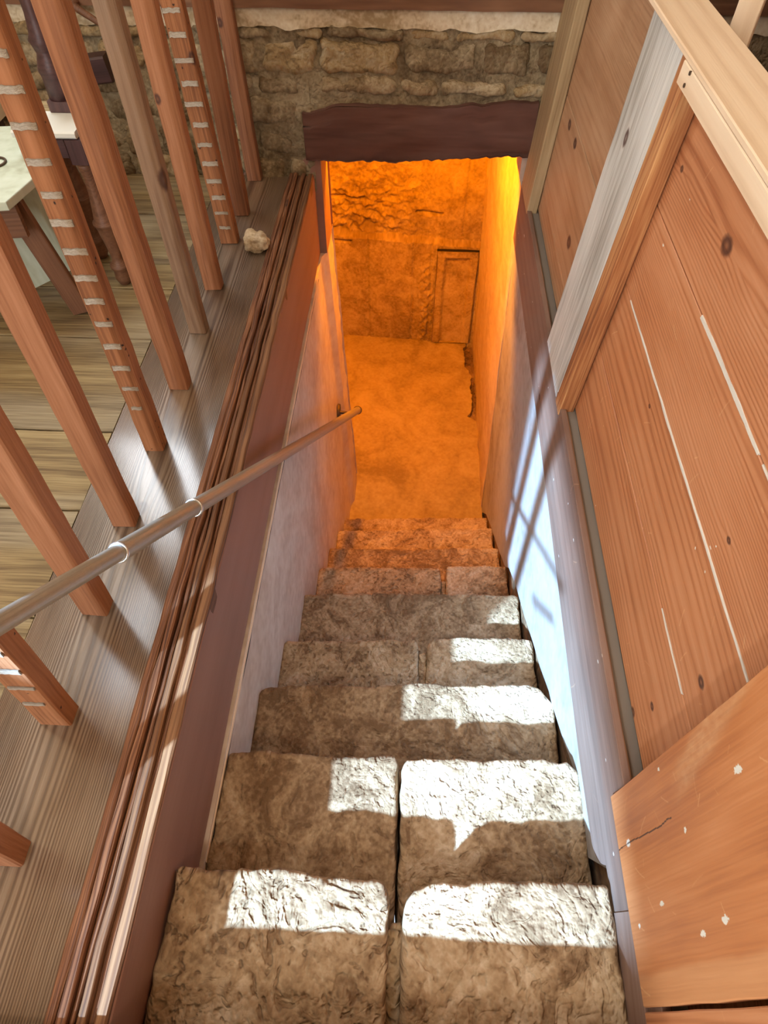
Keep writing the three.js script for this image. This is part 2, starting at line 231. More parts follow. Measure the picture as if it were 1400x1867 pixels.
// a plain axis-aligned block with a fine grid so that `f(v)` may shape it; uv in metres over `size`
function block(x0, x1, y0, y1, z0, z1, size, f, seg = 0.25) {
  const S = (d) => Math.max(1, Math.min(260, Math.round(d / seg)));
  const g = new THREE.BoxGeometry(x1 - x0, y1 - y0, z1 - z0, S(x1 - x0), S(y1 - y0), S(z1 - z0)); g.translate((x0 + x1) / 2, (y0 + y1) / 2, (z0 + z1) / 2);
  const p = g.attributes.position, nn = g.attributes.normal, uv = g.attributes.uv, v = new THREE.Vector3();
  for (let i = 0; i < p.count; i++) {
    v.fromBufferAttribute(p, i); const ax = Math.abs(nn.getX(i)), ay = Math.abs(nn.getY(i));
    const a = ax > 0.5 ? v.z : v.x, b = ay > 0.5 ? v.z : v.y; uv.setXY(i, a / size + 0.5, b / size + 0.5);
    if (f) { f(v, nn.getX(i), nn.getY(i), nn.getZ(i)); p.setXYZ(i, v.x, v.y, v.z); }
  }
  if (f) g.computeVertexNormals(); return g;
}
const lathe = (pts, n = 24) => new THREE.LatheGeometry(pts.map(([r, y]) => new THREE.Vector2(r, y)), n);
function tube(a, b, ra, rb, n = 20, mapLen = 0.4) {
  const A = new THREE.Vector3(...a), B = new THREE.Vector3(...b), d = B.clone().sub(A), L = d.length(), g = new THREE.CylinderGeometry(rb, ra, L, n, 1); g.translate(0, L / 2, 0);
  g.applyQuaternion(new THREE.Quaternion().setFromUnitVectors(new THREE.Vector3(0, 1, 0), d.normalize())); g.translate(A.x, A.y, A.z); return g;
}

const ZW = -2.67, ZB = -2.92;                                  // front and back of the stone wall
const xL = (y) => -0.40 + 0.033 * Math.max(0, -y - 0.35);      // plastered stair wall on the left
const xR = (y) => 0.418 + 0.0385 * Math.max(0, -y);            // and on the right
// ------------------------------------------------------------------ the rooms
{ // upper room shell
  const w = struct('wall_left', 'plain plastered wall of the left room with a high window opening');
  for (const [y0, y1, z0, z1] of [[-0.1, 1.735, ZB, 2.8], [2.95, 3.2, ZB, 2.8], [1.735, 2.95, ZB, -2.35], [1.735, 2.35, -2.35, -1.45], [2.92, 2.95, -2.35, -1.45], [1.735, 2.95, -1.45, 0.75], [1.735, 2.95, 2.4, 2.8]]) add(w, 'wall_panel', block(-1.85, -1.75, y0, y1, z0, z1, 2.4), M.wallPlain);
  const b = struct('wall_behind', 'plain plastered wall behind the stair with a door gap');
  for (const [x0, x1, y0, y1] of [[-1.85, -1.39, -0.1, 3.2], [-1.23, 2.4, -0.1, 3.2], [-1.39, -1.23, 2.05, 3.2], [-1.39, -1.23, -0.1, 0.0]]) add(b, 'wall_panel', block(x0, x1, y0, y1, 2.6, 2.8, 2.4), M.wallPlain);
  const r = struct('wall_far_right', 'plain plastered wall beyond the wooden partition');
  add(r, 'wall_panel', block(2.2, 2.4, -0.1, 3.2, ZB, 2.8, 2.4), M.wallPlain);
  const c = struct('ceiling', 'plain ceiling of the upper room');
  add(c, 'ceiling_panel', block(-1.85, 2.4, 3.1, 3.2, ZB, 2.8, 2.4), M.wallPlain);
}
{ // stone wall at the end of the stair
  const w = struct('wall_back', 'rubble stone wall with grey mortar above and beside the cellar doorway');
  const rough = (v, nx, ny, nz) => { if (nz > 0.5) v.z += 0.014 * n3(v.x * 7, v.y * 11, 3) + 0.009 * n3(v.x * 20, v.y * 30, 8) + 0.004 * n3(v.x * 50, v.y * 60, 2) + 0.001; };
  add(w, 'mortar', block(-1.8, -0.402, -0.06, 0.5, ZB, ZW, 1.4, rough, 0.03), M.mortar);
  add(w, 'mortar', block(-0.45, 0.43, 0.225, 0.5, ZB, ZW - 0.004, 1.4, rough, 0.02), M.mortar);
  add(w, 'mortar', block(0.43, 2.4, -0.06, 0.5, ZB, ZW, 1.4, rough, 0.06), M.mortar);
  const band = (v, nx, ny, nz) => { if (nz > 0.5) { v.z += 0.008 * n3(v.x * 9, v.y * 11, 5); } if (ny < -0.5 || v.y < 0.505) v.y += 0.014 * n3(v.x * 8, 1, 1) + 0.008 * n3(v.x * 25, 4, 1); };
  add(w, 'whitewash_band', block(-1.8, 2.4, 0.498, 0.556, ZB, ZW + 0.012, 1.4, band, 0.018), M.whitewash);
  add(w, 'wall_beam', block(-1.8, 2.4, 0.556, 0.78, ZB, ZW + 0.03, 2.4, (v, nx, ny, nz) => { if (nz > 0.5) v.z += 0.008 * n3(v.x * 4, v.y * 20, 5); v.y += 0.004 * n3(v.x * 7, 2, 5); }, 0.05), M.beam);
  for (const [x0, x1, y0, y1] of [[-1.8, -1.71, 0.78, 3.1], [-0.95, 2.4, 0.78, 3.1], [-1.71, -0.95, 0.78, 1.5], [-1.71, -0.95, 2.6, 3.1]]) add(w, 'wall_panel', block(x0, x1, y0, y1, ZB, ZW, 2.4), M.wallPlain);
  // rubble stones, course by course
  const R = rng(5); let y = -0.03;
  for (let row = 0; y < 0.485; row++) {
    const h = Math.min(0.055 + R() * 0.055, 0.497 - y); let x = -1.75 + R() * 0.1;
    while (x < 0.44) {
      let l = 0.10 + R() * 0.19, hh = h * (0.8 + R() * 0.3); const clear = x < -0.41 ? -0.425 : 0.45;
      if (y < 0.30 && x < -0.42 && x + l > -0.43) l = -0.43 - x;
      const inDoor = y < 0.285 && x > -0.435;
      if (!inDoor && l > 0.035 && h > 0.03) {
        const cy = y + h / 2 + (R() - 0.5) * 0.008, out = 0.001 + R() * 0.012, tilt = (R() - 0.5) * 0.1, sd = R() * 40, w0 = l - 0.012;
        const mod = (v, hx, hy) => { const t = n3(v.x * 11 + sd, 2, sd), t2 = n3(v.x * 11, 6, sd); v.y = v.y * (1 + 0.25 * t) + v.x * tilt + 0.008 * t2; v.x += hx * 0.18 * n3(v.y * 25 + sd, 4, sd) ; };
        add(w, 'stone', stoneGeo(x + l / 2, cy, ZW - 0.03 + out, w0, Math.max(0.03, hh - 0.008), 0.075, { r: 0.026, amp: 0.010, f: 18, seed: sd, seg: 0.010, size: 1.0, mod }), M.rubble[Math.floor(R() * 3)]);
      }
      x += Math.max(l, 0.04) + 0.004 + R() * 0.01;
    }
    y += h + 0.004;
  }
  // timber lintel with a torn plaster skirt along its lower edge
  const lin = add(w, 'lintel', block(-0.432, 0.43, 0.082, 0.262, ZB + 0.02, ZW + 0.022, 2.4, (v, nx, ny, nz) => {
    if (nz > 0.5) v.z += 0.008 * n3(v.x * 5, v.y * 14, 2) - 0.012 * sm(0.14, 0.08, v.y);
    if (v.y > 0.2) v.y += 0.016 * n3(v.x * 7, 1, 9) + 0.008 * n3(v.x * 24, 5, 9) - 0.03 * sm(-0.28, -0.43, v.x) + 0.02 * sm(0, 0.4, v.x); if (v.y < 0.1) v.y += 0.012 * n3(v.x * 16, 3, 3) + 0.008 * n3(v.x * 45, 8, 3) + 0.03 * sm(-0.2, 0.42, v.x) - 0.015;
  }, 0.014), M.lintel);
}
{ // plastered stair walls; each runs on past the doorway as its jamb
  const l = struct('wall_stair_left', 'white plastered stairwell wall below the dark fascia, running on as the amber-lit doorway jamb');
  const shapeL = (v, nx) => { if (v.x > -0.6) { const e = sm(-0.3, -0.6, v.y); v.x = xL(v.y) + 0.022 * sm(-2.652, -2.675, v.z) + (0.005 * n3(v.y * 3, v.z * 3, 1) + 0.0025 * n3(v.y * 9, v.z * 12, 4)) * e + (nx > 0.5 && v.z < -2.86 ? -0.022 * sm(-2.86, -2.92, v.z) + 0.008 * n3(v.y * 13, v.z * 14, 7) : 0); } };
  add(l, 'plaster_face', block(-0.7, -0.4, -2.3, -0.335, ZB, 0.3, 2.4, shapeL, 0.0235), M.plaster);
  add(l, 'jamb', block(-0.7, -0.4, -0.335, 0.10, ZB, ZW - 0.002, 2.4, shapeL, 0.03), M.fascia);
  board(l, 'lath_strip', [-0.398, -0.342, -2.5], [-0.397, -0.35, -0.27], 0.014, 0.012, [1, 0, 0], M.pine, { n: 40, wob: 0.002 });
  board(l, 'shadow_gap', [-0.399, -0.355, -2.5], [-0.398, -0.361, -0.27], 0.004, 0.003, [1, 0, 0], M.dark, { n: 60, wob: 0.002 });
  const r = struct('wall_stair_right', 'daylit white plastered stairwell wall below the grey fascia, amber-lit past the doorway');
  add(r, 'bare_wall', block(0.42, 0.8, -2.4, -0.02, -2.674, 0.3, 2.4, (v) => { if (v.x < 0.6) v.x = xR(v.y) + 0.014 + 0.006 * n3(v.y * 9, v.z * 9, 1); }, 0.08), M.dirt);
  add(r, 'cellar_face', block(0.42, 0.8, -2.4, 0.1, -4.6, -2.674, 2.4, (v) => { if (v.x < 0.6) v.x = (v.y > -0.02 ? 0.405 : xR(v.y)) + 0.009 * n3(v.y * 2.2, v.z * 9, 1) + 0.004 * n3(v.y * 6, v.z * 26, 4); }, 0.045), M.plaster);
  add(r, 'wall_panel', block(0.43, 0.8, 0.09, 0.95, -4.6, -2.93, 2.4), M.plaster);
  // plaster skin, its foot stepping down with the nosings
  const N = [[0.02, -0.12], [-0.26, -0.17], [-0.33, -0.385], [-0.51, -0.385], [-0.545, -0.41], [-0.62, -0.47], [-0.765, -0.57], [-0.80, -0.585], [-0.92, -0.68], [-1.04, -0.755], [-1.09, -0.79], [-1.2, -0.87], [-1.335, -0.955], [-1.39, -0.985], [-1.5, -1.07], [-1.6, -1.15], [-1.68, -1.26], [-1.93, -1.46], [-2.2, -1.66], [-2.45, -1.86], [-2.62, -2.06], [-2.66, -2.2], [-2.66, -0.2], [0.02, -0.1]];
  const s = new THREE.Shape(N.map(([z, y]) => new THREE.Vector2(-z, y)));
  const g = new THREE.ExtrudeGeometry(s, { depth: 0.014, bevelEnabled: false, curveSegments: 1 });
  const p = g.attributes.position, uv = g.attributes.uv; for (let i = 0; i < p.count; i++) { const z = -p.getX(i), y = p.getY(i), d = p.getZ(i); uv.setXY(i, z / 2.4 + 0.5, y / 2.4 + 0.5); p.setXYZ(i, xR(y) + 0.014 - d, y, z); }
  g.computeVertexNormals(); add(r, 'plaster_skin', g, M.plasterGrey);
}
{ // cellar
  const b = struct('wall_cellar_back', 'amber-lit board-marked concrete wall of the cellar with a raised slab at lower right');
  const back = (v, nx, ny, nz) => {
    if (nz < 0.5) return; const x = v.x, y = v.y; let d = 0;
    const ledge = -1.235 - 0.03 * (x + 0.1) + 0.02 * n3(x * 6, 2, 1), low = sm(ledge + 0.012, ledge - 0.006, y);
    d += low * 0.05;
    const roughZone = (1 - low) * sm(-0.55, -1.15, y) * sm(0.25, -0.35, x); d += roughZone * (0.04 * n3(x * 15, y * 17, 2) + 0.026 * n3(x * 36, y * 40, 6) - 0.02);
    d += (1 - low) * 0.008 * n3(x * 7, y * 8, 4) * sm(0.45, 0.1, x);
    for (const q of [-0.33, 0.0, 0.13]) d -= low * 0.014 * (1 - sm(0.002, 0.010, Math.abs(x - q - 0.005 * n3(y * 5, q, 1))));
    for (const [a, c, yy] of [[-0.62, -0.35, -0.975], [0.0, 0.185, -1.05], [-0.62, -0.44, -1.26]]) if (x > a && x < c) d -= 0.028 * (1 - sm(0.003, 0.012, Math.abs(y - yy + 0.03 * (x - a))));
    d += low * sm(0.03, 0.09, x) * sm(0.165, 0.14, x) * (0.022 * n3(x * 40, y * 30, 1) + 0.008) * sm(-1.3, -1.5, y);
    d -= (1 - low) * 0.01 * (1 - sm(0.003, 0.010, Math.abs(x - 0.345 - 0.01 * (y + 0.7)))) ; v.z += d - 0.06 * (x - 0.5) * -1 - 0.06;
  };
  add(b, 'concrete_face', block(-0.8, 0.8, -2.3, -0.3, -4.5, -4.33, 2.4, back, 0.008), M.concrete);
  add(b, 'wall_panel', block(-0.8, 0.8, -0.3, 0.9, -4.5, -4.39, 2.4), M.concrete); add(b, 'wall_panel', block(-1.5, -0.8, -2.3, 0.9, -4.6, -4.44, 2.4), M.concrete);
  add(b, 'slab', block(0.172, 0.455, -2.06, -1.285, -4.37, -4.33, 2.4, (v, nx, ny, nz) => { if (nz > 0.5) { v.z += 0.003 * n3(v.x * 20, v.y * 20, 1); const e = Math.min(v.x - 0.172, 0.455 - v.x, -1.285 - v.y); v.z -= 0.02 * sm(0.05, 0.06, e); } v.x += 0.006 * n3(v.y * 6, 2, 2); }, 0.01), M.concrete);
  board(b, 'joint', [0.169, -1.28, -4.333], [0.169, -2.06, -4.333], 0.006, 0.02, [0, 0, 1], M.dirt); board(b, 'joint', [0.165, -1.279, -4.332], [0.46, -1.279, -4.332], 0.009, 0.02, [0, 0, 1], M.dark);
  board(b, 'joint', [0.461, -1.28, -4.333], [0.466, -2.06, -4.333], 0.009, 0.02, [0, 0, 1], M.dirt);
  const l = struct('wall_cellar_left', 'plain cellar wall out of sight to the left'); add(l, 'wall_panel', block(-1.7, -1.5, -2.3, 0.9, -4.9, ZB, 2.4), M.concrete);
  const f0 = struct('wall_cellar_front', 'cellar side of the stone wall'); add(f0, 'wall_panel', block(-1.7, -0.7, -2.3, 0.9, ZB, ZB + 0.15, 2.4), M.concrete); add(f0, 'wall_panel', block(-0.7, 0.8, 0.28, 0.9, ZB, ZB + 0.1, 2.4), M.concrete);
  const c = struct('ceiling_cellar', 'cellar ceiling'); add(c, 'ceiling_panel', block(-1.7, 0.8, 0.9, 1.0, -4.9, ZB, 2.4), M.concrete);
  const f = struct('floor_cellar', 'worn concrete cellar floor with a broken edge along the right wall');
  add(f, 'earth', block(-1.7, 0.8, -2.4, -2.11, -4.9, -2.3, 1.2, (v, nx, ny) => { if (ny > 0.5) v.y += 0.012 * n3(v.x * 20, v.z * 20, 1); }, 0.05), M.dirt);
  const E = [[-1.5, -2.38], [0.497, -2.38], [0.497, -2.7], [0.505, -3.05], [0.493, -3.2], [0.508, -3.36], [0.496, -3.45], [0.43, -3.50], [0.462, -3.58], [0.47, -3.72], [0.455, -3.80], [0.472, -3.92], [0.455, -4.0], [0.425, -4.05], [0.43, -4.16], [0.415, -4.26], [0.45, -4.34], [-1.5, -4.5]];
  const s = new THREE.Shape(); { const R = rng(9); E.forEach(([x, z], i) => { if (!i) return s.moveTo(x, -z); const [px, pz] = E[i - 1]; if (i > 2 && i < 17) for (let k = 1; k < 5; k++) s.lineTo(px + (x - px) * k / 5 + (R() - 0.5) * 0.014, -(pz + (z - pz) * k / 5)); s.lineTo(x, -z); }); }
  const g = new THREE.ExtrudeGeometry(s, { depth: 0.04, bevelEnabled: false }); g.rotateX(-Math.PI / 2); g.translate(0, -2.11, 0);
  { const p = g.attributes.position, uv = g.attributes.uv; for (let i = 0; i < p.count; i++) uv.setXY(i, p.getX(i) / 2.4 + 0.5, (p.getZ(i) + 3.3 + p.getY(i) + 2.07) / 2.4 + 0.5); } add(f, 'concrete_slab', g, M.slabFloor);
}
// ------------------------------------------------------------------ upper floor
{
  const f = struct('floor', 'old wide-board wooden floor of the upper room');
  const seams = [-2.66, -2.35, -2.02, -1.873, -1.612, -1.218, -0.952, -0.66, -0.40, -0.1, 0.22, 0.55, 0.9, 1.25, 1.55, 1.9, 2.25, 2.59];
  for (let i = 0; i + 1 < seams.length; i++) {
    const a = seams[i], b = seams[i + 1], right = i > 9 ? 2.2 : -0.782;
    board(f, 'floor_board', [-1.74, -0.003 - (i % 3) * 0.0015, (a + b) / 2], [right, -0.003 - (i % 2) * 0.001, (a + b) / 2], b - a - 0.005, 0.03, [0, 1, 0], M.floor, { seed: i, c: 0.003, wob: 0.0014, n: 40 });
  }
  for (const [x0, x1, z0, z1] of [[-0.78, -0.506, -2.66, 0.218]]) board(f, 'edge_board', [(x0 + x1) / 2, 0, z0], [(x0 + x1) / 2, 0, z1], x1 - x0 - 0.002, 0.03, [0, 1, 0], M.plate, { seed: 3, c: 0.002, wob: 0.0008, uo: 0, vo: 0.05, n: 40 });
  add(f, 'subfloor', block(-1.8, -0.44, -0.28, -0.036, -2.66, 2.6, 2.4), M.dark);
  add(f, 'subfloor', block(-0.44, 2.4, -0.28, -0.036, 0.05, 2.6, 2.4), M.dark);
  board(f, 'threshold_board', [-0.62, 0.045, 0.126], [0.41, 0.045, 0.126], 0.2, 0.075, [0, 1, 0], M.floor, { seed: 31, c: 0.003, wob: 0.0008 });
  add(f, 'subfloor', block(0.8, 2.4, -0.28, -0.002, -2.66, 0.05, 2.4), M.beam);
  const t = struct('trim_1', 'worn layered wooden edging along the left of the stair opening');
  const strips = [[-0.505, -0.487, 0.016, M.trim], [-0.486, -0.470, 0.020, M.trim], [-0.469, -0.459, 0.009, M.trim], [-0.458, -0.443, 0.017, M.trimLight], [-0.442, -0.431, 0.004, M.trim], [-0.430, -0.409, 0.013, M.trimLight]];
  strips.forEach(([a, b, y, m], i) => board(t, 'edging_strip', [(a + b) / 2, y, -2.655], [(a + b) / 2 + (i === 3 ? 0.003 : 0), y, 0.2], b - a - 0.001, y + 0.03, [0, 1, 0], m, { seed: i + 50, c: 0.003, wob: 0.003, n: 40 }));
  const t2 = struct('trim_2', 'flat dark brown fascia board on the left of the stair opening');
  board(t2, 'fascia_board', [-0.408, -0.163, -2.665], [-0.408, -0.163, 0.2], 0.334, 0.02, [1, 0, 0], M.fascia, { seed: 4, c: 0.003, n: 40, uo: 0, vo: 0.1 });
  // right fascia with a rounded near end
  const t3 = struct('trim_3', 'worn grey-brown fascia board on the right of the stair opening');
  const s = new THREE.Shape(); s.moveTo(2.66, 0.0); s.lineTo(-0.25, 0.0); s.lineTo(-0.25, -0.02); s.quadraticCurveTo(-0.02, -0.06, 0.09, -0.11); s.quadraticCurveTo(0.17, -0.15, 0.2, -0.17); s.lineTo(0.275, -0.18); s.quadraticCurveTo(0.285, -0.245, 0.33, -0.258); s.lineTo(0.5, -0.268); s.lineTo(1.3, -0.245); s.lineTo(2.66, -0.235); s.closePath();
  const g = new THREE.ExtrudeGeometry(s, { depth: 0.012, bevelEnabled: true, bevelSize: 0.0015, bevelThickness: 0.0015, bevelSegments: 2, curveSegments: 8 });
  const p = g.attributes.position, uv = g.attributes.uv; for (let i = 0; i < p.count; i++) { const z = -p.getX(i), y = p.getY(i), d = p.getZ(i); uv.setXY(i, z / TL, (y + d) / TW); p.setXYZ(i, 0.430 - d, y, z); }
  g.computeVertexNormals(); add(t3, 'fascia_board', g, M.fasciaR);
  board(t3, 'riser_board', [0.405, -0.19, 0.25], [0.414, -0.15, -0.19], 0.2, 0.012, [-1, 0, 0], M.fasciaR);
  board(t3, 'ledge', [0.447, -0.008, -2.66], [0.447, -0.008, 0.25], 0.03, 0.02, [0, 1, 0], M.lip, { c: 0.002, n: 40, wob: 0.001 });
  board(t3, 'pale_lip', [0.4315, 0.001, -2.66], [0.4315, 0.001, 0.25], 0.003, 0.015, [0, 1, 0], M.trimLight, { c: 0.0005, n: 40, wob: 0.001 });
}
// ------------------------------------------------------------------ wooden partition on the right (leans outwards a little)
{
  const w = struct('wall_right', 'partition of horizontal orange-stained boards beside the stair', [0.416, 0, 0]); w.rotation.z = -0.065; w.updateMatrixWorld(true);
  const o = { world: false };
  const X = 0.039, hb = (y0, y1, z0, z1, m, k) => board(w, 'plank', [X + (k % 3) * 0.0008, (y0 + y1) / 2, z0], [X + (k % 2) * 0.0008, (y0 + y1) / 2, z1], y1 - y0 - 0.0025, 0.022, [-1, 0, 0], m, { ...o, seed: k + 20, c: 0.0016, wob: 0.0007, uo: k < 5 ? 0 : undefined, vo: k < 5 ? [0, 0.0, 0.3, 0.3, 0.0][k] : undefined });
  hb(0.004, 0.21, -1.5, 0.9, M.board2, 1); hb(0.21, 0.394, -1.5, 0.9, M.board2, 2); hb(0.394, 0.575, -1.5, 0.9, M.board, 3); hb(0.575, 0.80, -1.5, 0.9, M.board, 4);
  hb(0.004, 0.086, -2.655, -1.502, M.boardFar, 5); hb(0.086, 0.392, -2.655, -1.502, M.boardFar, 6); hb(0.392, 0.80, -2.655, -1.502, M.boardFar, 7);
  // white filler left in the joints
  const fill = (y, z0, z1, t) => board(w, 'joint_filler', [X - 0.001, y, z0], [X - 0.001, y, z1], t, 0.004, [-1, 0, 0], M.filler, { ...o, c: 0.0008, wob: 0.0016, n: 60 });
  fill(0.394, -1.29, -0.39, 0.005); fill(0.575, -0.98, -0.66, 0.0075); fill(0.575, -0.64, -0.43, 0.004); fill(0.21, -0.62, -0.46, 0.002);
  
  board(w, 'grey_plank', [0.0, -0.015, -1.550], [0.0, 0.83, -1.535], 0.25, 0.038, [-1, 0, 0], M.greyPlank, { ...o, seed: 9, c: 0.004, wob: 0.0012 }).userData.label = 'weathered pale grey plank';
  board(w, 'stud_post', [-0.001, -0.02, -1.390], [-0.001, 0.83, -1.374], 0.062, 0.039, [-1, 0, 0], M.post, { ...o, seed: 10, c: 0.002, wob: 0.001 });
  board(w, 'end_post', [0.0, -0.012, -2.542], [0.0, 0.86, -2.542], 0.226, 0.038, [-1, 0, 0], M.endPost, { ...o, seed: 11, c: 0.003, wob: 0.001 });
  board(w, 'cap_rail', [-0.019, 0.818, -1.335], [-0.019, 0.818, 0.9], 0.036, 0.06, [-1, 0, 0], M.pine, { ...o, seed: 12, c: 0.002, wob: 0.0005, vo: 0.1 }).userData.label = 'new pale pine cap rail';
  board(w, 'cap_board', [0.041, 0.848, -2.64], [0.041, 0.848, 0.9], 0.12, 0.011, [0, 1, 0], M.pine, { ...o, seed: 13, c: 0.002, wob: 0.0005 });
  for (const [y, z] of [[0.832, -1.285], [0.812, -1.29]]) { const g = new THREE.CylinderGeometry(0.0035, 0.0035, 0.003, 10); g.rotateZ(Math.PI / 2); g.translate(-0.0195, y, z); add(w, 'nail_head', g, M.iron, false); }
  // upright boards nearer the camera
  board(w, 'upright_board', [-0.005, -0.055, -0.208], [-0.005, 0.80, -0.212], 0.318, 0.018, [-1, 0, 0], M.panel, { ...o, seed: 14, c: 0.002, wob: 0.0012, uo: 0.1, vo: 0.05 }).userData.label = 'broad orange upright board with white flecks';
  board(w, 'upright_board', [-0.004, -0.055, 0.120], [-0.004, 0.80, 0.118], 0.326, 0.018, [-1, 0, 0], M.board2, { ...o, seed: 15, c: 0.002, wob: 0.001 });
  shade(w);
}
// ------------------------------------------------------------------ stone stair
{
  const t = thing('stone_staircase', 'steep stair of rough worn limestone slabs descending to the cellar doorway', 'staircase', [0, -2.07, -1.3]);
  const slab = (x0, x1, zNear, y, prof, k, o = {}) => {
    const zf = Math.min(...prof.map((q) => q[1])), th = o.th ?? 0.2, cz = (zNear + zf) / 2, sz = zNear - zf, cx = (x0 + x1) / 2;
    const at = (x) => { if (x <= prof[0][0]) return prof[0][1]; for (let i = 1; i < prof.length; i++) if (x <= prof[i][0]) { const a = prof[i - 1], b = prof[i], s = (x - a[0]) / (b[0] - a[0]); return a[1] + (b[1] - a[1]) * s; } return prof[prof.length - 1][1]; };
    const far = (v, hx, hy, hz) => { const X = v.x + cx, s = sm(hz - 0.0 * hz, -hz, v.z); v.z += s * (at(X) - zf) + s * 0.006 * n3(X * 17, v.y * 10, k) + s * 0.004 * n3(X * 50, v.y * 30, k);
      v.x += (v.x > 0 ? 1 : -1) * sm(hx - 0.03, hx, Math.abs(v.x)) * 0.006 * n3(v.z * 16, k, v.y * 12); };
    const g = stoneGeo(cx, y - th / 2, cz, x1 - x0, th, sz, { r: o.r ?? 0.014, amp: o.amp ?? 0.0035, f: o.f ?? 14, seed: k * 2.7, seg: o.seg ?? 0.008, maxSeg: 110, size: 1.2, far });
    return add(t, 'stone_slab', g, M.slabs[k % 3]);
  };
  slab(-0.404, 0.0, 0.24, -0.15, [[-0.404, -0.232], [-0.322, -0.227], [-0.24, -0.234], [-0.156, -0.229], [-0.073, -0.223], [-0.013, -0.221], [0.0, -0.2]], 0, { amp: 0.004, seg: 0.006, f: 24 });
  slab(0.027, 0.413, 0.24, -0.15, [[0.027, -0.185], [0.032, -0.2], [0.045, -0.212], [0.082, -0.223], [0.153, -0.228], [0.245, -0.234], [0.337, -0.237], [0.404, -0.237]], 1, { seg: 0.006 });
  slab(-0.398, 0.012, -0.10, -0.345, [[-0.398, -0.508], [-0.327, -0.515], [-0.208, -0.513], [-0.103, -0.51], [0.0, -0.519], [0.012, -0.505]], 2, { seg: 0.0065 });
  slab(0.018, 0.435, -0.10, -0.347, [[0.018, -0.5], [0.03, -0.512], [0.105, -0.518], [0.235, -0.522], [0.365, -0.525], [0.41, -0.523], [0.426, -0.502]], 4, { seg: 0.0065 });
  slab(-0.396, 0.446, -0.38, -0.565, [[-0.396, -0.74], [-0.385, -0.758], [-0.324, -0.776], [-0.197, -0.781], [-0.07, -0.783], [0.057, -0.801], [0.199, -0.8], [0.247, -0.804], [0.374, -0.808], [0.412, -0.799], [0.437, -0.765]], 5);
  slab(-0.39, 0.068, -0.66, -0.785, [[-0.39, -1.026], [-0.311, -1.032], [-0.162, -1.039], [0.055, -1.052], [0.068, -1.03]], 6);
  slab(0.094, 0.453, -0.66, -0.785, [[0.094, -1.035], [0.117, -1.059], [0.21, -1.07], [0.444, -1.074]], 7, { f: 26 });
  slab(-0.383, 0.461, -0.92, -1.0, [[-0.383, -1.339], [-0.196, -1.352], [0.02, -1.362], [0.236, -1.37], [0.452, -1.375]], 8);
  slab(-0.374, 0.178, -1.2, -1.25, [[-0.374, -1.628], [-0.228, -1.642], [0.019, -1.651], [0.167, -1.655], [0.178, -1.62]], 9, { th: 0.22 });
  slab(0.200, 0.471, -1.2, -1.25, [[0.200, -1.663], [0.34, -1.673], [0.462, -1.675]], 10, { th: 0.22, amp: 0.003, r: 0.008 });
  slab(-0.366, 0.479, -1.5, -1.45, [[-0.366, -1.879], [-0.201, -1.883], [0.072, -1.893], [0.29, -1.914], [0.470, -1.919]], 11);
  slab(-0.360, 0.487, -1.74, -1.65, [[-0.360, -2.135], [-0.224, -2.143], [0.075, -2.172], [0.478, -2.191]], 12);
  slab(-0.352, 0.495, -2.0, -1.85, [[-0.352, -2.37], [-0.116, -2.385], [0.078, -2.399], [0.486, -2.419]], 13, { th: 0.215 });
  // rubble packing in the joints
  const pack = (x, y, z, sx, sy, sz, k) => add(t, 'packing_stone', stoneGeo(x, y, z, sx, sy, sz, { r: 0.012, amp: 0.006, f: 25, seed: k, seg: 0.01 }), M.slabs[0]);
  pack(0.013, -0.25, 0.05, 0.034, 0.14, 0.4, 31); pack(0.016, -0.215, -0.13, 0.03, 0.05, 0.06, 32); pack(0.081, -0.86, -0.86, 0.03, 0.12, 0.3, 33); pack(0.189, -1.33, -1.45, 0.03, 0.12, 0.3, 34);
}
